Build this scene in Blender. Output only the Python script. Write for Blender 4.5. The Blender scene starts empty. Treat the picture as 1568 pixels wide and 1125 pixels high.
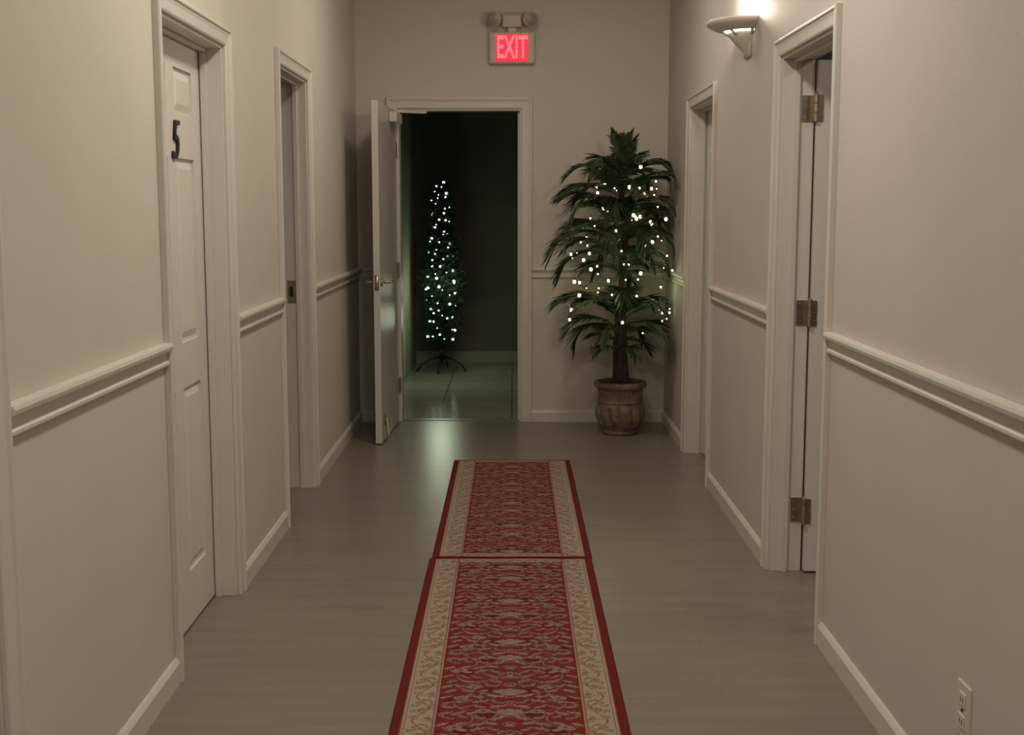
import bpy, math, random
import numpy as np
from mathutils import Vector, Matrix
random.seed(7)
scene = bpy.context.scene
COL = scene.collection
try:
    scene.view_settings.view_transform = 'Standard'
    scene.view_settings.look = 'None'
except Exception:
    pass

# ------------------------------------------------------------ materials
def mat(name, col, rough=0.6, metal=0.0, var=0.0, vscale=8.0, vstretch=(1,1,1), bump=0.0, bscale=120.0,
        emit=None, estr=0.0, spec=0.5, col2=None):
    m = bpy.data.materials.new(name); m.use_nodes = True
    nt = m.node_tree; b = nt.nodes['Principled BSDF']
    b.inputs['Base Color'].default_value = (*col, 1)
    b.inputs['Roughness'].default_value = rough
    b.inputs['Metallic'].default_value = metal
    b.inputs['Specular IOR Level'].default_value = spec
    tc = nt.nodes.new('ShaderNodeTexCoord')
    if var > 0 or col2:
        mp = nt.nodes.new('ShaderNodeMapping'); mp.inputs['Scale'].default_value = vstretch
        nt.links.new(tc.outputs['Object'], mp.inputs['Vector'])
        n = nt.nodes.new('ShaderNodeTexNoise'); n.inputs['Scale'].default_value = vscale
        n.inputs['Detail'].default_value = 4
        nt.links.new(mp.outputs['Vector'], n.inputs['Vector'])
        r = nt.nodes.new('ShaderNodeValToRGB')
        r.color_ramp.elements[0].position = 0.3; r.color_ramp.elements[1].position = 0.7
        a = col2 if col2 else tuple(c*(1-var) for c in col)
        bb = col if col2 else tuple(min(1, c*(1+var)) for c in col)
        r.color_ramp.elements[0].color = (*a, 1); r.color_ramp.elements[1].color = (*bb, 1)
        nt.links.new(n.outputs['Fac'], r.inputs['Fac'])
        nt.links.new(r.outputs['Color'], b.inputs['Base Color'])
    if bump > 0:
        n2 = nt.nodes.new('ShaderNodeTexNoise'); n2.inputs['Scale'].default_value = bscale
        n2.inputs['Detail'].default_value = 3
        nt.links.new(tc.outputs['Object'], n2.inputs['Vector'])
        bp = nt.nodes.new('ShaderNodeBump'); bp.inputs['Strength'].default_value = bump
        bp.inputs['Distance'].default_value = 0.002
        nt.links.new(n2.outputs['Fac'], bp.inputs['Height'])
        nt.links.new(bp.outputs['Normal'], b.inputs['Normal'])
    if emit:
        b.inputs['Emission Color'].default_value = (*emit, 1)
        b.inputs['Emission Strength'].default_value = estr
    return m

M_wall = mat('wall_paint', (0.615, 0.575, 0.50), 0.75, var=0.02, vscale=3, bump=0.2, bscale=90, spec=0.2)
M_wallR = mat('wall_paint_pink_cast', (0.59, 0.525, 0.49), 0.75, var=0.02, vscale=3, bump=0.2, bscale=90, spec=0.2)  # same wall paint, with a pinkish light cast put into its colour
M_ceil = mat('ceiling_paint', (0.65, 0.62, 0.56), 0.8, var=0.02)
M_trim = mat('trim_paint', (0.645, 0.615, 0.555), 0.42, var=0.02, vscale=6)
M_door = mat('door_paint', (0.69, 0.66, 0.595), 0.45, var=0.02, vscale=5)
M_doorb = mat('door_gloss_paint', (0.57, 0.55, 0.50), 0.28, var=0.03, vscale=4)
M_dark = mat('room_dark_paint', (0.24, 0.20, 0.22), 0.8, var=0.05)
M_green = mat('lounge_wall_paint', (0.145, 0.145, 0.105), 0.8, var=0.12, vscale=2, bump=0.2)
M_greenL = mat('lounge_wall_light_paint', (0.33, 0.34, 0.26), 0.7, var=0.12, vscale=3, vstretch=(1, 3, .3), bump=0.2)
M_nickel = mat('aged_nickel', (0.45, 0.39, 0.29), 0.32, 0.9, var=0.12, vscale=30)
M_black = mat('black_iron', (0.02, 0.017, 0.015), 0.4, 0.3, var=0.1)
M_plastic = mat('sign_housing', (0.60, 0.54, 0.47), 0.5, var=0.04)
M_plasticd = mat('lamp_lens_grey', (0.34, 0.31, 0.27), 0.25, var=0.08, vscale=40)
M_redpanel = mat('exit_panel_red', (0.5, 0.03, 0.04), 0.4, emit=(1, 0.02, 0.05), estr=0.62, var=0.05)
M_redletter = mat('exit_letter_red', (0.9, 0.1, 0.1), 0.4, emit=(1, 0.09, 0.13), estr=1.7, var=0.05)
M_outlet = mat('outlet_plastic', (0.66, 0.58, 0.53), 0.4, var=0.02)
M_ceramic = mat('sconce_ceramic', (0.70, 0.66, 0.60), 0.5, var=0.04, vscale=12)
M_glow = mat('frosted_glass_lit', (0.9, 0.85, 0.75), 0.4, emit=(1.0, 0.88, 0.68), estr=4, var=0.02)
M_fixture = mat('ceiling_diffuser', (0.9, 0.88, 0.8), 0.4, emit=(1.0, 0.86, 0.66), estr=2.0, var=0.02)
M_leaf = mat('palm_leaf', (0.062, 0.100, 0.036), 0.45, var=0.0, vscale=14, col2=(0.022, 0.042, 0.016))
M_bark = mat('palm_bark', (0.07, 0.04, 0.028), 0.8, col2=(0.03, 0.018, 0.014), vscale=30, bump=0.5)
M_needle = mat('fir_needle', (0.035, 0.075, 0.04), 0.6, col2=(0.010, 0.024, 0.014), vscale=20)
M_pot = mat('pot_stoneware', (0.28, 0.205, 0.135), 0.6, col2=(0.12, 0.085, 0.06), vscale=22, bump=0.5, bscale=60)
M_soil = mat('potting_moss', (0.05, 0.035, 0.02), 0.9, col2=(0.02, 0.015, 0.01), vscale=40, bump=0.8)
M_wire = mat('green_wire', (0.01, 0.03, 0.012), 0.5, var=0.1)
M_bulbw = mat('bulb_warm', (1, 0.9, 0.6), 0.3, emit=(1.0, 0.84, 0.55), estr=3.2, var=0.01)
M_bulbg = mat('bulb_cool', (0.9, 1, 0.9), 0.3, emit=(0.86, 1.0, 0.76), estr=2.6, var=0.01)
for m_ in (M_bulbw, M_bulbg, M_glow, M_fixture, M_redpanel, M_redletter):
    try: m_.cycles.emission_sampling = 'NONE'
    except Exception: pass

def floor_mat(name, c1, c2, mort, bw, rh, rough, grain=True, off=0.5, rot=0.0):
    m = bpy.data.materials.new(name); m.use_nodes = True
    nt = m.node_tree; b = nt.nodes['Principled BSDF']
    tc = nt.nodes.new('ShaderNodeTexCoord')
    mp = nt.nodes.new('ShaderNodeMapping'); mp.inputs['Rotation'].default_value = (0, 0, rot)
    nt.links.new(tc.outputs['Object'], mp.inputs['Vector'])
    br = nt.nodes.new('ShaderNodeTexBrick')
    br.inputs['Scale'].default_value = 1.0
    br.inputs['Brick Width'].default_value = bw; br.inputs['Row Height'].default_value = rh
    br.inputs['Mortar Size'].default_value = 0.0015 if grain else 0.004
    br.inputs['Color1'].default_value = (*c1, 1); br.inputs['Color2'].default_value = (*c2, 1)
    br.inputs['Mortar'].default_value = (*mort, 1)
    br.offset = off
    nt.links.new(mp.outputs['Vector'], br.inputs['Vector'])
    mp2 = nt.nodes.new('ShaderNodeMapping'); mp2.inputs['Scale'].default_value = (1.0, 8, 1) if grain else (2, 2, 1)
    nt.links.new(tc.outputs['Object'], mp2.inputs['Vector'])
    n = nt.nodes.new('ShaderNodeTexNoise'); n.inputs['Scale'].default_value = 2.2; n.inputs['Detail'].default_value = 4
    nt.links.new(mp2.outputs['Vector'], n.inputs['Vector'])
    r = nt.nodes.new('ShaderNodeMapRange')
    r.inputs['From Min'].default_value = 0.3; r.inputs['From Max'].default_value = 0.7
    r.inputs['To Min'].default_value = 0.90; r.inputs['To Max'].default_value = 1.09
    nt.links.new(n.outputs['Fac'], r.inputs['Value'])
    mul = nt.nodes.new('ShaderNodeVectorMath'); mul.operation = 'SCALE'
    nt.links.new(br.outputs['Color'], mul.inputs[0]); nt.links.new(r.outputs['Result'], mul.inputs['Scale'])
    nt.links.new(mul.outputs['Vector'], b.inputs['Base Color'])
    b.inputs['Roughness'].default_value = rough
    return m
M_floor = floor_mat('floor_vinyl_plank', (0.225, 0.193, 0.155), (0.210, 0.180, 0.145), (0.175, 0.15, 0.12), 1.22, 0.19, 0.30)
M_tile = floor_mat('floor_stone_tile', (0.40, 0.40, 0.34), (0.37, 0.37, 0.32), (0.12, 0.12, 0.10), 0.5, 0.5, 0.15, grain=False, off=0.0)  # tile colour lightened to stand in for light on the lounge floor

def vcol_mat(name):
    m = bpy.data.materials.new(name); m.use_nodes = True
    nt = m.node_tree; b = nt.nodes['Principled BSDF']
    a = nt.nodes.new('ShaderNodeVertexColor'); a.layer_name = 'weave'
    tc = nt.nodes.new('ShaderNodeTexCoord')
    n = nt.nodes.new('ShaderNodeTexNoise'); n.inputs['Scale'].default_value = 260
    nt.links.new(tc.outputs['Object'], n.inputs['Vector'])
    r = nt.nodes.new('ShaderNodeMapRange'); r.inputs['To Min'].default_value = 0.7; r.inputs['To Max'].default_value = 1.3
    nt.links.new(n.outputs['Fac'], r.inputs['Value'])
    mul = nt.nodes.new('ShaderNodeVectorMath'); mul.operation = 'SCALE'
    nt.links.new(a.outputs['Color'], mul.inputs[0]); nt.links.new(r.outputs['Result'], mul.inputs['Scale'])
    nt.links.new(mul.outputs['Vector'], b.inputs['Base Color'])
    bp = nt.nodes.new('ShaderNodeBump'); bp.inputs['Strength'].default_value = 0.4; bp.inputs['Distance'].default_value = 0.002
    nt.links.new(n.outputs['Fac'], bp.inputs['Height']); nt.links.new(bp.outputs['Normal'], b.inputs['Normal'])
    b.inputs['Roughness'].default_value = 0.95; b.inputs['Specular IOR Level'].default_value = 0.1
    return m
M_rug = vcol_mat('rug_weave')

# ------------------------------------------------------------ mesh builder
class MB:
    def __init__(s): s.v = []; s.f = []; s.m = []
    def add(s, vs, fs, mi=0):
        o = len(s.v); s.v += [tuple(p) for p in vs]
        for f in fs: s.f.append(tuple(i+o for i in f)); s.m.append(mi)
    def box(s, x0, x1, y0, y1, z0, z1, mi=0):
        x0, x1 = min(x0, x1), max(x0, x1); y0, y1 = min(y0, y1), max(y0, y1); z0, z1 = min(z0, z1), max(z0, z1)
        s.add([(x0,y0,z0),(x1,y0,z0),(x1,y1,z0),(x0,y1,z0),(x0,y0,z1),(x1,y0,z1),(x1,y1,z1),(x0,y1,z1)],
              [(0,3,2,1),(4,5,6,7),(0,1,5,4),(1,2,6,5),(2,3,7,6),(3,0,4,7)], mi)
    def sweep(s, stations, mi=0, caps=True):
        n = len(stations[0]); vs = [p for st in stations for p in st]; fs = []
        for i in range(len(stations)-1):
            for j in range(n):
                k = (j+1) % n
                fs.append((i*n+j, i*n+k, (i+1)*n+k, (i+1)*n+j))
        if caps:
            fs.append(tuple(range(n-1, -1, -1))); fs.append(tuple((len(stations)-1)*n+j for j in range(n)))
        s.add(vs, fs, mi)
    def tube(s, pts, rad, n=8, mi=0):
        pts = [Vector(p) for p in pts]; st = []
        if not hasattr(rad, '__len__'): rad = [rad]*len(pts)
        for i, p in enumerate(pts):
            d = (pts[min(i+1, len(pts)-1)] - pts[max(i-1, 0)]).normalized()
            up = Vector((0,0,1)) if abs(d.z) < 0.9 else Vector((1,0,0))
            a = d.cross(up).normalized(); b = d.cross(a).normalized()
            st.append([p + (a*math.cos(2*math.pi*j/n) + b*math.sin(2*math.pi*j/n))*rad[i] for j in range(n)])
        s.sweep(st, mi)
    def lathe(s, prof, c, n=48, mi=0, a0=0, a1=2*math.pi, fn=None):
        full = abs(a1-a0-2*math.pi) < 1e-6; cols = n if full else n+1
        vs = []; fs = []
        for i, (r, z) in enumerate(prof):
            for j in range(cols):
                a = a0+(a1-a0)*j/n; rr = r + (fn(i, r, z, a) if fn else 0)
                vs.append((c[0]+rr*math.cos(a), c[1]+rr*math.sin(a), c[2]+z))
        for i in range(len(prof)-1):
            for j in range(n):
                k = (j+1) % cols
                fs.append((i*cols+j, i*cols+k, (i+1)*cols+k, (i+1)*cols+j))
        s.add(vs, fs, mi)
    def ball(s, c, r, mi=0, sc=(1,1,1)):
        t = (1+5**0.5)/2
        vs = [(-1,t,0),(1,t,0),(-1,-t,0),(1,-t,0),(0,-1,t),(0,1,t),(0,-1,-t),(0,1,-t),(t,0,-1),(t,0,1),(-t,0,-1),(-t,0,1)]
        fs = [(0,11,5),(0,5,1),(0,1,7),(0,7,10),(0,10,11),(1,5,9),(5,11,4),(11,10,2),(10,7,6),(7,1,8),(3,9,4),(3,4,2),(3,2,6),(3,6,8),(3,8,9),(4,9,5),(2,4,11),(6,2,10),(8,6,7),(9,8,1)]
        L = (1+t*t)**0.5
        s.add([(c[0]+v[0]/L*r*sc[0], c[1]+v[1]/L*r*sc[1], c[2]+v[2]/L*r*sc[2]) for v in vs], fs, mi)
    def obj(s, name, mats, smooth=False, bevel=0.0, parent=None, loc=None, rotz=0.0, auto=None):
        me = bpy.data.meshes.new(name); me.from_pydata(s.v, [], s.f); me.update()
        if not isinstance(mats, (list, tuple)): mats = [mats]
        for m in mats: me.materials.append(m)
        me.polygons.foreach_set('material_index', s.m)
        if smooth: me.polygons.foreach_set('use_smooth', [True]*len(s.f))
        ob = bpy.data.objects.new(name, me); COL.objects.link(ob)
        import bmesh
        bm = bmesh.new(); bm.from_mesh(me)
        if len(s.f) < 60000: bmesh.ops.recalc_face_normals(bm, faces=bm.faces)
        bm.to_mesh(me); bm.free()
        if bevel > 0:
            bv = ob.modifiers.new('bevel', 'BEVEL'); bv.width = bevel; bv.segments = 2; bv.limit_method = 'ANGLE'
        if parent: ob.parent = parent
        if loc: ob.location = loc
        ob.rotation_euler[2] = rotz
        return ob
def empty(name, loc=(0,0,0), rotz=0.0):
    e = bpy.data.objects.new(name, None); COL.objects.link(e); e.location = loc; e.rotation_euler[2] = rotz
    e.empty_display_size = 0.1
    return e
def text_mesh(name, body, size, extrude, m, loc, rot, parent=None, sx=1.0, shear=0, offset=0.0):
    c = bpy.data.curves.new(name+'_c', 'FONT'); c.body = body; c.size = size; c.extrude = extrude
    c.align_x = 'CENTER'; c.align_y = 'CENTER'; c.shear = shear; c.offset = offset
    t = bpy.data.objects.new(name+'_t', c); COL.objects.link(t)
    bpy.context.view_layer.update()
    dg = bpy.context.evaluated_depsgraph_get()
    me = bpy.data.meshes.new_from_object(t.evaluated_get(dg))
    bpy.data.objects.remove(t); me.name = name
    me.materials.clear(); me.materials.append(m)
    o = bpy.data.objects.new(name, me); COL.objects.link(o)
    o.location = loc; o.rotation_euler = rot; o.scale = (sx, 1, 1)
    if parent: o.parent = parent
    return o

# ------------------------------------------------------------ room shell
W = 1.0; TH = 0.12; YB = 8.09; ZC = 3.0; Y0 = -2.0
def side_wall(name, s, ops, m):
    b = MB(); y = Y0
    for (a, c, zt) in ops:
        b.box(s*W, s*(W+TH), y, a, 0, ZC); b.box(s*W, s*(W+TH), a, c, zt, ZC); y = c
    b.box(s*W, s*(W+TH), y, YB, 0, ZC)
    return b.obj(name, m)
OL = [(1.40, 2.335, 1.955), (3.60, 4.385, 1.955), (5.40, 6.14, 2.01)]
OR = [(3.92, 4.695, 1.955), (6.21, 7.03, 1.95)]
side_wall('wall_left', -1, OL, M_wall)
side_wall('wall_right', 1, OR, M_wallR)
DX0, DX1, DZ = -0.735, 0.06, 2.03
b = MB(); b.box(-3, DX0, YB, YB+TH, 0, ZC); b.box(DX1, 3, YB, YB+TH, 0, ZC); b.box(DX0, DX1, YB, YB+TH, DZ, ZC)
b.obj('wall_back', M_wall)
b = MB(); b.box(-3, 3, Y0-0.1, Y0, 0, ZC); b.obj('wall_front', M_wall)
b = MB(); b.box(-3, 3, Y0, YB+0.06, -0.1, 0); b.obj('floor', M_floor)
b = MB(); b.box(-3, 3, YB+0.06, 11.4, -0.1, 0); b.obj('floor_lounge', M_tile)
b = MB(); b.box(-3, 3, Y0-0.1, 11.4, ZC, ZC+0.1); b.obj('ceiling', M_ceil)
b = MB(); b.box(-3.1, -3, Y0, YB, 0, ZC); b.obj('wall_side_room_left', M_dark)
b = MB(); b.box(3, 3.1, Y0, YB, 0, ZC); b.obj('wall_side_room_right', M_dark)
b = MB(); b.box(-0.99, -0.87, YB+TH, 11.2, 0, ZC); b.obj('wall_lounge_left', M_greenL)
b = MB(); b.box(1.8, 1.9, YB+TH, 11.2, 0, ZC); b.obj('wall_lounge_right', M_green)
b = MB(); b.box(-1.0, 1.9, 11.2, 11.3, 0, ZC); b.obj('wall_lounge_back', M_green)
b = MB(); b.box(-0.87, 1.8, 11.182, 11.2, 0, 0.11); b.obj('baseboard_lounge', M_greenL, bevel=0.004)

# baseboards
BB = [(0,0),(0.016,0),(0.016,0.062),(0.011,0.070),(0.006,0.076),(0,0.076)]
RAIL = [(0,.948),(.011,.948),(.015,.953),(.015,.960),(.009,.966),(.009,.984),(.018,.990),(.027,.997),(.029,1.006),(.026,1.014),(0,1.016)]
CW = 0.06
def runs(ops):
    out = []; y = Y0
    for (a, c, z) in ops: out.append((y, a-CW)); y = c+CW
    out.append((y, YB)); return out
for s, ops, nm in ((-1, OL, 'left'), (1, OR, 'right')):
    b = MB(); r = MB()
    for (a, c) in runs(ops):
        b.sweep([[(s*(W-d), y, z) for d, z in BB] for y in (a, c)])
        r.sweep([[(s*(W-d), y, z) for d, z in RAIL] for y in (a, c)])
    b.obj('baseboard_'+nm, M_trim); r.obj('trim_%d' % (1 if s < 0 else 2), M_trim)
b = MB(); r = MB()
for (a, c) in ((-W, DX0-0.07), (DX1+0.07, W)):
    b.sweep([[(x, YB-d, z) for d, z in BB] for x in (a, c)])
    r.sweep([[(x, YB-d, z) for d, z in RAIL] for x in (a, c)])
b.obj('baseboard_back', M_trim); r.obj('trim_3', M_trim)

# casings
def casing(mb, fn, a0, a1, zt, w):
    P = [(0,0),(0,.010),(.006,.013),(w*.55,.015),(w*.72,.018),(w*.8,.023),(w-.004,.023),(w,.018),(w,0)]
    st = []
    for (sg, top) in ((-1, 0), (-1, 1), (1, 1), (1, 0)):
        st.append([fn((a0-q) if sg < 0 else (a1+q), (zt+q) if top else 0.0, d) for q, d in P])
    mb.sweep(st)
n = 4
for s, ops in ((-1, OL), (1, OR)):
    for i, (a, c, zt) in enumerate(ops):
        b = MB()
        casing(b, lambda y, z, d: (s*(W-d), y, z), a, c, zt, CW)
        L = 0.011
        b.box(s*W, s*(W+TH), a, a+L, 0, zt-L); b.box(s*W, s*(W+TH), c-L, c, 0, zt-L); b.box(s*W, s*(W+TH), a, c, zt-L, zt)
        sx0 = 0.065 if ((s == -1 and i == 1) or (s == 1 and i == 1)) else 0.055
        b.box(s*(W+sx0-0.012), s*(W+sx0+0.010), a+L, a+L+0.012, 0, zt-L-.012)
        b.box(s*(W+sx0-0.012), s*(W+sx0+0.010), c-L-0.012, c-L, 0, zt-L-.012)
        b.box(s*(W+sx0-0.012), s*(W+sx0+0.010), a+L, c-L, zt-L-0.012, zt-L)
        b.obj('trim_%d' % n, M_trim, bevel=0.0015); n += 1
b = MB(); casing(b, lambda x, z, d: (x, YB-d, z), DX0, DX1, DZ, 0.07)
b.box(DX0, DX0+.011, YB, YB+TH, 0, DZ-.011); b.box(DX1-.011, DX1, YB, YB+TH, 0, DZ-.011); b.box(DX0, DX1, YB, YB+TH, DZ-.011, DZ)
b.box(DX1-.023, DX1-.011, YB+.045, YB+.075, 0, DZ-.02)
b.obj('trim_%d' % n, M_trim, bevel=0.0015)
b = MB(); b.box(DX0+.011, DX1-.011, YB+.03, YB+.09, 0, 0.004); b.obj('trim_threshold', M_floor, bevel=0.002)

# ------------------------------------------------------------ doors
def panel_door(name, loc, rotz, w, h, m):
    root = empty(name, loc, rotz)
    b = MB(); z0 = 0.008
    pan = [(.19, .81), (.96, 1.56), (1.70, min(1.88, h-.09))]
    st = .105; mid = .10; cw = (w-2*st-mid)/2
    cols = [(st, st+cw), (st+cw+mid, w-st)]
    d = 0.009
    b.box(0, w, -.035+d, -d, z0, h)
    for sgn, ya, yb in ((-1, -.035, -.035+d), (1, -d, 0)):
        for (xa, xb) in ((0, st), (w-st, w), (st+cw, st+cw+mid)):
            b.box(xa, xb, ya, yb, z0, h)
        zs = [z0]+[q for p in pan for q in p]+[h]
        for k in range(0, len(zs), 2):
            for (xa, xb) in cols: b.box(xa, xb, ya, yb, zs[k], zs[k+1])
        base = -.035+d if sgn < 0 else -d; top = -.035+.002 if sgn < 0 else -.002
        for (xa, xb) in cols:
            for (za, zb) in pan:
                g = .012; q = .035
                st2 = [[(xa+g, base, za+g), (xb-g, base, za+g), (xb-g, base, zb-g), (xa+g, base, zb-g)],
                       [(xa+q, top, za+q), (xb-q, top, za+q), (xb-q, top, zb-q), (xa+q, top, zb-q)]]
                b.sweep(st2)
    b.obj('leaf', m, parent=root)
    return root
def lever(mb, x, y, z, sgn, dirx, mi=0, k=1.0):
    mb.tube([(x, y, z), (x, y+sgn*.012, z)], .026, 20, mi)
    mb.tube([(x, y+sgn*.01, z), (x, y+sgn*.055*k, z)], .010, 12, mi)
    mb.tube([(x, y+sgn*.052*k, z), (x+dirx*.05*k, y+sgn*.056*k, z), (x+dirx*.115*k, y+sgn*.050*k, z-.004)], [.011, .009, .007], 12, mi)

d1 = panel_door('door_1', (-1.115, 3.613, 0), math.radians(90), .759, 1.938, M_door)
text_mesh('door_number', '5', 0.18, 0.004, M_black, (.405, -.040, 1.61), (math.radians(90), 0, 0), d1, sx=.95, shear=0.25, offset=-.0005)
b = MB(); lever(b, .045, -.035, .97, -1, 1, 0, .6); b.obj('lever_handle', M_nickel, True, parent=d1)
d2 = panel_door('door_2', (-1.125, 5.415, 0), math.radians(180), .71, 1.99, M_door)
d3 = panel_door('door_3', (1.127, 4.690, 0), 0.0, .75, 1.938, M_door)
d4 = panel_door('door_4', (1.125, 7.017, 0), math.radians(-90), .794, 1.935, M_door)
b = MB(); lever(b, .73, -.035, .97, -1, -1); b.obj('lever_handle', M_nickel, True, parent=d4)
b = MB(); b.box(-1.108, -1.066, 6.124, 6.129, .935, 1.045); b.box(-1.098, -1.080, 6.1225, 6.124, .965, 1.015, 1)
b.obj('strike_plate', [M_nickel, M_black], bevel=.001)
b = MB()
for z in (.245, 1.007, 1.765):
    b.box(-.052, -.014, -.010, -.006, z-.048, z+.048)
    b.tube([(-.008, -.043, z-.05), (-.008, -.043, z-.018)], .0075, 12); b.tube([(-.008, -.043, z-.016), (-.008, -.043, z+.016)], .0085, 12)
    b.tube([(-.008, -.043, z+.018), (-.008, -.043, z+.05)], .0075, 12)
    b.ball((-.008, -.043, z+.053), .008)
    b.box(-.014, -.010, -.043, -.006, z-.048, z+.048)
    b.box(-.006, .018, -.041, -.0355, z-.048, z+.048)
    for dz in (-.032, 0, .032):
        b.tube([(-.040, -.010, z+dz), (-.040, -.0125, z+dz)], .004, 8)
        b.tube([(.010, -.041, z+dz), (.010, -.043, z+dz)], .004, 8)
b.obj('hinges', M_nickel, bevel=.0008, parent=d3)

d5 = empty('door_5', (-.742, YB-.027, 0), math.radians(-2.2))
b = MB(); b.box(-.038, 0, -.80, 0, .008, 2.015)
b.obj('leaf', M_doorb, bevel=.002, parent=d5)
b = MB()
for sgn, x in ((1, 0), (-1, -.038)):
    b.tube([(x, -.735, .965), (x+sgn*.010, -.735, .965)], .024, 20)
    b.tube([(x+sgn*.008, -.735, .965), (x+sgn*.052, -.735, .965)], .009, 12)
    b.tube([(x+sgn*.050, -.735, .965), (x+sgn*.056, -.69, .965), (x+sgn*.050, -.62, .962)], [.010, .008, .006], 12)
b.box(-.031, -.007, -.8015, -.7995, .92, 1.01)
b.obj('lever_handles', M_nickel, True, parent=d5)
b = MB()
b.box(.002, .05, -.34, -.08, 1.925, 1.985)
b.tube([(.03, -.16, 1.985), (.03, -.16, 2.0)], .012, 12)
b.tube([(.03, -.16, 1.998), (.20, -.06, 1.998)], .008, 8)
b.tube([(.20, -.06, 1.998), (.20, -.06, 2.01)], .009, 8)
b.tube([(.20, -.06, 2.008), (.10, -.012, 2.008)], .007, 8)
b.obj('door_closer', M_trim, bevel=.004, parent=d5)
b = MB()
b.box(.001, .008, -.72, -.66, .10, .17); b.tube([(.014, -.69, .15), (.030, -.72, .05)], .007, 10)
b.tube([(.030, -.72, .054), (.031, -.722, .030)], .013, 12)
b.obj('door_stop', M_nickel, bevel=.001, parent=d5)
b = MB()
for z in (.25, 1.0, 1.77):
    b.tube([(.008, .004, z-.05), (.008, .004, z+.05)], .007, 10)
b.obj('hinges', M_nickel, parent=d5)

# ------------------------------------------------------------ rugs
def ell(X, Y, cx, cy, a, bb, ang):
    c, s = math.cos(ang), math.sin(ang); dx = X-cx; dy = Y-cy
    return ((dx*c+dy*s)/a)**2 + ((-dx*s+dy*c)/bb)**2
def rug_cols(x, y, w, L):
    red = np.array((.160, .026, .020)); dred = np.array((.130, .016, .016)); bei = np.array((.335, .275, .205))
    oli = np.array((.14, .10, .075)); brn = np.array((.175, .085, .062))
    n = x.size; C = np.tile(red, (n, 1))
    hw = w/2; edge = .028; bor = .098; eb = .052
    fx = hw-edge-bor
    rs = np.random.RandomState(11)
    P = .42
    X = np.abs(x); Y = np.mod(y, P)
    rep = lambda f: np.minimum(np.minimum(f(0), f(P)), f(-P))
    def paint(mask, col): C[mask] = col
    for (bx, am, ph, k) in ((.058, .030, 0, 2), (.130, .028, 1.4, 2), (.095, .055, 2.2, 3)):
        vx = bx+am*np.sin(2*math.pi*k*y/P+ph)
        paint(np.abs(X-vx) < .0022, bei*.55)
    for (cx, cy) in ((.05, .1), (.13, .24), (.07, .35), (.16, .03)):
        q = rep(lambda o: ell(X, Y, cx, cy+o, .030, .022, 0)); paint(q < 1, dred*.9)
    NR = 11
    for gy in range(NR):
        for gx in range(4):
            cx = .036+gx*.044+rs.uniform(-.007, .007)+(.014 if gy % 2 else 0); cy = (gy+.5)*P/NR+rs.uniform(-.006, .006)
            a = rs.uniform(.012, .022); bb = rs.uniform(.005, .0078); an = rs.choice([-1, 1])*rs.uniform(.05, .5)
            q = rep(lambda o: ell(X, Y, cx, cy+o, a, bb, an))
            q2 = rep(lambda o: ell(X, Y, cx, cy+.003+o, a*.8, bb*.6, an))
            inner = [red, oli, brn*1.3, oli*1.6, dred][rs.randint(5)]
            k = rs.uniform(.55, .9)
            paint(q < 1, bei*k); paint(q2 < .9, inner); paint((q2 < .18), bei*k*.8)
            q = rep(lambda o: ell(X, Y, cx+a*.85, cy+.012*np.sign(an)+o, .008, .005, .5)); paint(q < 1, bei*.7); paint(q < .25, red)
    for cy, sc in ((P*.17, 1.0), (P*.5, .8), (P*.83, .9), (P*.33, .45), (P*.66, .45), (0.0, .5)):
        for ang in (-1.0, -.5, 0, .5, 1.0):
            q = rep(lambda o: ell(X, Y, .020*sc*math.sin(abs(ang))+.004, cy+.018*sc*math.cos(ang)+o, .010*sc, .024*sc, -abs(ang)))
            paint(q < 1, bei*.8); paint(q < .5, oli*1.5 if sc > .8 else dred)
        q = rep(lambda o: ell(X, Y, 0, cy-.014*sc+o, .034*sc, .009*sc, 0)); paint(q < 1, bei*.8); paint(q < .4, red)
    for (cx, cy) in ((.105, P*.30), (.150, P*.62), (.075, P*.88), (.14, P*.1)):
        q = rep(lambda o: ell(X, Y, cx, cy+o, .022, .014, 0)); paint(q < 1, bei*.75); paint(q < .65, oli*1.3); paint(q < .3, bei*.7); paint(q < .12, red)
    ye = np.minimum(y, L-y)
    dx_ = hw-X
    inb = (dx_ < edge+bor) | (ye < edge*.6+eb)
    C[inb] = bei
    sb = (dx_ < edge+bor)
    PB = .17
    u = dx_-edge; v = np.mod(y, PB)
    vx = .050+.020*np.sin(2*math.pi*y/PB)
    C[sb & (np.abs(u-vx) < .0028)] = brn*1.3
    rb = np.random.RandomState(5)
    for k in range(38):
        cx = rb.uniform(.018, .082); cy = rb.uniform(0, PB); a = rb.uniform(.006, .012); bb = rb.uniform(.0035, .007); an = rb.uniform(-1.2, 1.2)
        col = [brn, oli*1.3, red*1.4, brn*1.4, oli*1.2][rb.randint(5)]
        q = np.minimum(np.minimum(ell(u, v, cx, cy, a, bb, an), ell(u, v, cx, cy+PB, a, bb, an)), ell(u, v, cx, cy-PB, a, bb, an))
        C[sb & (q < 1)] = col; C[sb & (q < .35)] = bei*.9
    for (u0, u1, col) in ((.0, .004, brn), (.010, .014, brn*1.3), (.086, .0895, brn*1.4), (.095, .100, dred)):
        C[sb & (u > u0) & (u < u1)] = col
    eu = ye-edge*.6; se = (eu < eb) & (eu >= 0) & (X < fx+.012)
    vv = np.mod(x, .07)
    for (cx, cy, a, bb) in ((.017, .022, .013, .006), (.052, .030, .013, .006), (.035, .026, .006, .010), (.0, .026, .006, .009), (.07, .026, .006, .009),
                            (.02, .042, .012, .004), (.055, .044, .012, .004)):
        q = ell(vv, eu, cx, cy, a, bb, 0); C[se & (q < 1)] = red*1.1; C[se & (q < .3)] = bei*.8
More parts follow.
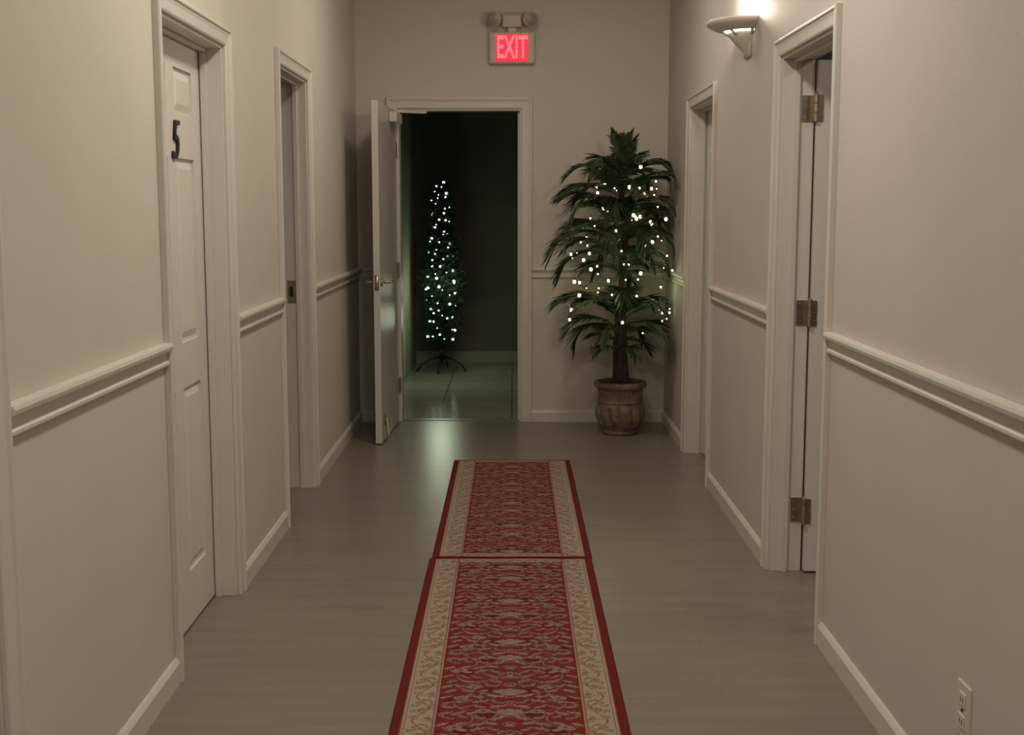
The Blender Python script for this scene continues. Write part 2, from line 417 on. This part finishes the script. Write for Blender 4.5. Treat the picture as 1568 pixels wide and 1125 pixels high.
    C[se & (eu > eb-.004)] = dred
    C[se & (eu > .008) & (eu < .011)] = brn*1.3
    C[(dx_ < edge) | (ye < edge*.6)] = dred*1.05
    C[(dx_ < .006) | (ye < .005)] = dred*.7
    return C
def rug(name, x0, x1, y0, y1, zt, rz=0.0):
    w = x1-x0; L = y1-y0; st = .0030; nx = int(w/st); ny = int(L/st)
    xs = np.linspace(-w/2, w/2, nx+1); ys = np.linspace(0, L, ny+1)
    gx, gy = np.meshgrid(xs, ys); gx = gx.ravel(); gy = gy.ravel()
    edge = np.minimum(np.minimum(w/2-np.abs(gx), gy), L-gy)
    z = np.where(edge < st*.5, 0.0005, zt) + np.where(edge > .001, .0006*np.sin(gy*40)*np.sin(gx*23), 0)
    V = np.column_stack([gx, gy-L/2, z])
    i = np.arange(nx*ny); r = i//nx; c = i % nx; a = r*(nx+1)+c
    F = np.column_stack([a, a+1, a+nx+2, a+nx+1])
    me = bpy.data.meshes.new(name); me.from_pydata(V.tolist(), [], F.tolist()); me.update()
    at = me.color_attributes.new('weave', 'FLOAT_COLOR', 'POINT')
    C = rug_cols(gx, gy, w, L)
    at.data.foreach_set('color', np.column_stack([C, np.ones(len(C))]).astype(np.float32).ravel())
    me.polygons.foreach_set('use_smooth', [True]*len(me.polygons))
    me.materials.append(M_rug)
    o = bpy.data.objects.new(name, me); COL.objects.link(o)
    o.location = ((x0+x1)/2, (y0+y1)/2, 0); o.rotation_euler[2] = rz
rug('runner_rug', -.323, .323, 4.845, 6.79, .008)
rug('runner_rug', -.332, .320, 2.10, 4.838, .008)

# ------------------------------------------------------------ exit sign
ex = empty('exit_sign', (0, YB, 2.405))
b = MB(); b.box(-.146, .146, -.055, -.001, -.10, .10); ob = b.obj('housing', M_plastic, bevel=.014, parent=ex)
b = MB(); b.box(-.104, .104, -.0575, -.054, -.084, .084); b.obj('lit_panel', M_redpanel, parent=ex)
text_mesh('exit_letters', 'EXIT', .195, .0015, M_redletter, (0, -.0595, -.004), (math.radians(90), 0, 0), ex, sx=.49, offset=.003)
b = MB()
b.box(-.062, .062, -.070, -.001, .125, .205); b.box(-.10, .10, -.03, -.001, .15, .215); b.box(-.03, .03, -.045, -.001, .09, .13)
b.obj('battery_housing', M_plastic, bevel=.012, parent=ex)
b = MB()
for s in (-1, 1):
    c = Vector((s*.108, -.085, .172)); d = Vector((s*.35, -1, -.2)).normalized()
    b.tube([c-d*.045, c-d*.02, c+d*.02, c+d*.035], [.022, .040, .046, .047], 24, 0)
    b.tube([c+d*.033, c+d*.037], [.040, .038], 24, 1)
    b.tube([(s*.07, -.02, .172), c-d*.03], .014, 10, 0)
b.obj('lamp_heads', [M_plastic, M_plasticd], True, parent=ex)

# ------------------------------------------------------------ sconce
SY = 5.36
sc = empty('wall_sconce', (W, SY, 2.03))
b = MB(); h0, h1 = math.pi/2, 3*math.pi/2
prof = [(.004, 0), (.014, .004), (.020, .012), (.028, .022), (.046, .040), (.064, .058), (.080, .078), (.090, .096), (.092, .104)]
b.lathe(prof, (0,0,0), 36, 0, h0, h1)
prof2 = [(.112, .104), (.134, .108), (.157, .117), (.173, .126), (.181, .132), (.182, .142), (.176, .148), (.160, .146), (.135, .132), (.112, .118), (.095, .112)]
b.lathe(prof2, (0,0,0), 36, 0, h0, h1)
for a in (h0+.08, h0+.9, math.pi, h1-.9, h1-.08):
    ca, sa = math.cos(a), math.sin(a)
    b.tube([(ca*.084, sa*.084, .090), (ca*.118, sa*.118, .108)], .007, 8)
b.box(-.012, 0, -.06, .06, .0, .14)
b.obj('bowl', M_ceramic, True, parent=sc)
b = MB(); b.lathe([(.086, .100), (.096, .098), (.110, .104), (.112, .110)], (0,0,0), 36, 0, h0, h1)
b.obj('glass_diffuser', M_glow, True, parent=sc)

# ------------------------------------------------------------ outlet
ol = empty('electrical_outlet', (W, 2.62, .30))
b = MB(); b.box(-.006, 0, -.037, .037, -.060, .060, 0)
for dz in (-.025, .025):
    b.box(-.009, -.005, -.017, .017, dz-.015, dz+.015, 0)
    b.box(-.0095, -.0088, -.008, -.005, dz-.006, dz+.006, 1); b.box(-.0095, -.0088, .005, .008, dz-.006, dz+.006, 1)
b.tube([(-.006, 0, 0), (-.0085, 0, 0)], .004, 10, 1)
b.obj('cover_plate', [M_outlet, M_black], bevel=.0015, parent=ol)

# ------------------------------------------------------------ potted palm
PX, PY = .675, 7.66
pp = empty('potted_palm', (0, 0, 0))
b = MB()
prof = [(.0, .0), (.095, .0), (.104, .004), (.108, .016), (.103, .026), (.108, .034), (.128, .065), (.145, .10), (.151, .13), (.149, .16), (.142, .185),
        (.136, .195), (.140, .200), (.141, .208), (.134, .214), (.133, .250), (.137, .275), (.144, .288), (.158, .294), (.164, .304), (.164, .320), (.158, .330), (.148, .332), (.140, .325), (.136, .30), (.0, .298)]
fine = []
for i in range(len(prof)-1):
    for k in range(4):
        t = k/4; fine.append((prof[i][0]*(1-t)+prof[i+1][0]*t, prof[i][1]*(1-t)+prof[i+1][1]*t))
fine.append(prof[-1])
def potfn(i, r, z, a):
    if .035 < z < .19 and r > .1:
        e = math.sin(math.pi*(z-.035)/.155)
        return .022*e*(abs(math.sin(6*a + 9*(z-.11)))**.8 - .6)
    if .214 < z < .28 and r > .12: return .004*math.sin(32*a)
    return 0
b.lathe(fine, (PX, PY, 0), 180, 0, fn=potfn)
b.obj('pot', M_pot, True, parent=pp)
b = MB(); b.lathe([(.0, .318), (.07, .322), (.135, .308)], (PX, PY, 0), 40, 0, fn=lambda i, r, z, a: .003*math.sin(9*a)); b.obj('soil', M_soil, True, parent=pp)
b = MB()
for (dx, dy, r, ztop, wob) in ((0, 0, .022, 1.80, .012), (.03, -.02, .013, 1.50, .03), (-.028, .015, .012, 1.20, .03)):
    pts = []; rr = []
    for k in range(26):
        t = k/25; z = .30+(ztop-.30)*t
        pts.append((PX+dx*(1-.4*t)+wob*math.sin(5*t+dx*90)*t, PY+dy+wob*math.cos(4*t)*t-.0, z)); rr.append(r*(1.25-.7*t)*(1.0 + (.10 if k % 2 else 0)) + (.012*max(0, 1-t*9)))
    b.tube(pts, rr, 10)
b.obj('trunks', M_bark, True, parent=pp)
b = MB()
def clampv(p):
    return Vector((min(p.x, .968), min(p.y, YB-.035), max(p.z, .36)))
def frond(o, az, el, length, curl, nl, ll):
    n = 14; p = Vector(o); e = el; pts = [p.copy()]; ds = []
    for k in range(n):
        d = Vector((math.cos(az)*math.cos(e), math.sin(az)*math.cos(e), math.sin(e)))
        ds.append(d); p = p+d*(length/n); pts.append(p.copy()); e -= curl/n*(0.3+1.4*k/n)
    ds.append(ds[-1])
    b.tube([clampv(q) for q in pts[::2]], [.0045-.0005*i for i in range(len(pts[::2]))], 5)
    side0 = Vector((-math.sin(az), math.cos(az), 0))
    for k in range(nl):
        t = .18+.82*k/(nl-1); f = t*n; i = min(int(f), n-1); q = pts[i].lerp(pts[i+1], f-i); d = ds[i]
        prof_l = ll*(.55+.75*math.sin(math.pi*min(1, t*.95+.05))) if t < .8 else ll*(1.15-(t-.8)*1.9)
        for s in (-1, 1):
            ang = math.radians(56-36*t)+random.uniform(-.12, .12)
            up = side0.cross(d).normalized()
            if up.z < 0: up = -up
            dr = (d*math.cos(ang)+side0*s*math.sin(ang)+up*.14).normalized()
            l = prof_l*random.uniform(.8, 1.12); wd = .0070
            wv = (dr.cross(up).normalized()*.8+up*s*.5).normalized()*wd
            sag = Vector((0, 0, -1))*l*random.uniform(.15, .40)
            m1 = q+dr*l*.5+sag*.25; m2 = q+dr*l+sag
            vs = [q-wv*.4, q+wv*.4, m1+wv, m1-wv, m2]
            b.add([clampv(v) for v in vs], [(0, 1, 2, 3), (3, 2, 4)])
tiers = [ # z, n, length, elev, curl, leaflets, leaflet length
    (1.64, 8, .23, 1.30, .35, 26, .09), (1.57, 8, .40, .85, 1.9, 28, .12), (1.47, 8, .45, .70, 1.8, 30, .13), (1.38, 7, .46, .55, 1.8, 30, .14),
    (1.30, 6, .30, .80, 1.2, 24, .12),
    (1.20, 9, .52, .60, 1.9, 34, .15), (1.10, 7, .47, .50, 1.8, 30, .14), (1.02, 5, .32, .45, 1.5, 24, .12),
    (.72, 8, .50, .78, 2.0, 34, .14), (.64, 7, .43, .50, 1.8, 28, .13), (.55, 5, .26, .30, 1.3, 18, .10)]
for ti, (z, nf, ln, el, cu, nl, ll) in enumerate(tiers):
    for k in range(nf):
        az = 2*math.pi*k/nf + ti*.9 + random.uniform(-.25, .25)
        L = ln*random.uniform(.84, 1.06)
        mx = max(0, math.sin(az)); L *= (1-.25*mx)
        if math.cos(az) > .3: L *= .92
        frond((PX+random.uniform(-.01, .01), PY+random.uniform(-.01, .01), z+random.uniform(-.03, .03)), az, el+random.uniform(-.2, .2), L, cu*random.uniform(.7, 1.1), nl, ll)
b.obj('fronds', M_leaf, parent=pp)
b = MB(); path = []
N = 92
for k in range(N):
    t = k/(N-1)
    z = .68+(t**.9)*.90
    r = (.27-.12*t)+random.uniform(-.10, .08)
    if .25 < t < .33: r *= .5
    a = -math.pi/2 + 1.9*math.sin(k*.83)+random.uniform(-.5, .5)
    p = Vector((PX+r*math.cos(a)*1.1, PY+r*math.sin(a)-.06, z+random.uniform(-.07, .07)))
    p = clampv(p)
    path.append(p)
    R = random.choice([.004, .005, .006, .007, .009, .011])
    b.ball(p, R, 0, (1, 1, 1.3))
    b.tube([p+Vector((0, 0, R)), p+Vector((0, 0, R+.012))], .004, 6, 1)
for i in range(N-1):
    mid = (path[i]+path[i+1])/2+Vector((0, 0, -.015))
    b.tube([path[i]+Vector((0,0,.018)), mid, path[i+1]+Vector((0,0,.018))], .0012, 4, 1)
b.obj('string_lights', [M_bulbw, M_wire], True, parent=pp)

# ------------------------------------------------------------ slim christmas tree
TX, TY = -.605, 10.62
xt = empty('christmas_tree', (0, 0, 0))
b = MB()
b.tube([(TX, TY, .10), (TX, TY, 1.55)], .012, 12)
b.tube([(TX, TY, .09), (TX, TY, .22)], .018, 12)
for a in (math.radians(200), math.radians(-20), math.radians(265), math.radians(80)):
    ca, sa = math.cos(a), math.sin(a)
    b.tube([(TX, TY, .13), (TX+ca*.10, TY+sa*.10, .11), (TX+ca*.18, TY+sa*.18, .07), (TX+ca*.225, TY+sa*.225, .012)], .008, 8)
b.obj('stand', M_black, True, parent=xt)
def trad(z):
    P = [(.22, .11), (.32, .19), (.42, .20), (.50, .16), (.56, .20), (.72, .23), (.86, .21), (.93, .14), (1.0, .17), (1.12, .16), (1.18, .10), (1.30, .125), (1.45, .125), (1.55, .09), (1.63, .02)]
    for (a, ra), (c, rc) in zip(P, P[1:]):
        if a <= z <= c: return ra+(rc-ra)*(z-a)/(c-a)
    return .02
b = MB()
for k in range(720):
    z = .23+1.38*(k/720); a = k*2.399; R = min(trad(z)*random.uniform(.75, 1.08), .25)
    e = random.uniform(.05, .5)
    d = Vector((math.cos(a)*math.cos(e), math.sin(a)*math.cos(e), math.sin(e)))
    o = Vector((TX, TY, z-.02))
    b.tube([o, o+d*R], [.003, .0015], 4)
    for j in range(32):
        t = .2+.8*j/31; q = o+d*R*t
        v = Vector((random.gauss(0, 1), random.gauss(0, 1), random.gauss(0, 1))).normalized()
        nd = (v+d*.8).normalized(); l = .036
        wv = nd.cross(Vector((.3, .5, .8))).normalized()*.0045
        vs = [q-wv, q+wv, q+nd*l]
        b.add([Vector((max(p_.x, -.862), p_.y, p_.z)) for p_ in vs], [(0, 1, 2)])
b.obj('branches', M_needle, parent=xt)
b = MB(); prev = None
for k in range(72):
    t = k/71; z = .27+1.33*t; a = k*1.15+random.uniform(-.2, .2); R = trad(z)*random.uniform(.75, 1.02)
    if math.sin(a) > 0: a = -a
    p = Vector((TX+R*math.cos(a)*.66, TY+R*math.sin(a), z+random.uniform(-.02, .02)))
    r = random.choice([.006, .008, .010, .013])
    b.ball(p, r, 0)
    b.tube([p+Vector((0, 0, r*.8)), p+Vector((0, 0, r+.012))], .004, 6, 1)
    if prev: b.tube([prev, (prev+p)/2, p], .0012, 4, 1)
    prev = p
b.obj('string_lights', [M_bulbg, M_wire], True, parent=xt)

# ------------------------------------------------------------ lights
def area(name, loc, size, power, col, parent=None, rot=(0,0,0)):
    l = bpy.data.lights.new(name, 'AREA'); l.shape = 'DISK'; l.size = size; l.energy = power; l.color = col
    o = bpy.data.objects.new(name, l); COL.objects.link(o); o.location = loc; o.rotation_euler = rot
    if parent: o.parent = parent
    return o
def point(name, loc, r, power, col, parent=None):
    l = bpy.data.lights.new(name, 'POINT'); l.shadow_soft_size = r; l.energy = power; l.color = col
    o = bpy.data.objects.new(name, l); COL.objects.link(o); o.location = loc
    if parent: o.parent = parent
    return o
WARM = (1.0, .91, .78)
for (y, pw) in ((0.6, 28), (3.6, 23), (6.2, 11)):  # farthest fixture is added to brighten the corridor's far end
    cl = empty('ceiling_light', (0, y, ZC))
    bb = MB(); bb.lathe([(.19, 0), (.19, -.02), (.175, -.03), (.16, -.03)], (0, 0, 0), 40)
    bb.obj('rim', M_nickel, True, parent=cl)
    bb = MB(); bb.lathe([(.165, -.028), (.13, -.05), (.07, -.065), (0, -.07)], (0, 0, 0), 40)
    bb.obj('diffuser', M_fixture, True, parent=cl)
    area('lamp', (0, 0, -.09), .34, pw, WARM, cl)
point('bulb', (-.075, 0, .19), .03, 17.0, (1.0, .89, .72), sc)
point('bulb_glow', (PX-.12, PY-.30, 1.0), .08, .9, (1.0, .85, .5), pp)
point('bulb_glow_green', (PX+.18, PY-.05, .95), .06, .4, (.8, 1.0, .45), pp)
point('bulb_glow', (TX+.05, TY-.30, .75), .08, 1.8, (.84, 1.0, .68), xt)
point('bulb_glow_side', (TX+.02, TY-.9, .55), .10, 2.4, (.86, 1.0, .72), xt)
rl = empty('side_room_fill', (2.1, 2.9, 2.6))  # unseen fill light added to brighten the open door leaf
bb = MB(); bb.lathe([(.0, .40), (.05, .40), (.055, .36), (.012, .35), (.012, .10), (.05, .09), (.14, -.02), (.135, -.02), (.045, .075), (.0, .08)], (0, 0, 0), 32); bb.obj('fill_shade', M_ceramic, True, parent=rl)  # made-up shade around the fill light
point('bulb', (0, 0, -.05), .06, 16.0, WARM, rl)  # source of the added fill

w = bpy.data.worlds.new('World'); scene.world = w; w.use_nodes = True
w.node_tree.nodes['Background'].inputs[0].default_value = (.02, .018, .016, 1)

cam = bpy.data.cameras.new('camera'); cam.sensor_width = 36; cam.lens = 36*1900/1568; cam.clip_start = .05
co = bpy.data.objects.new('camera', cam); COL.objects.link(co)
co.location = (0, 0, 1.4); co.rotation_euler = (math.radians(90-7.33), 0, 0)
scene.camera = co
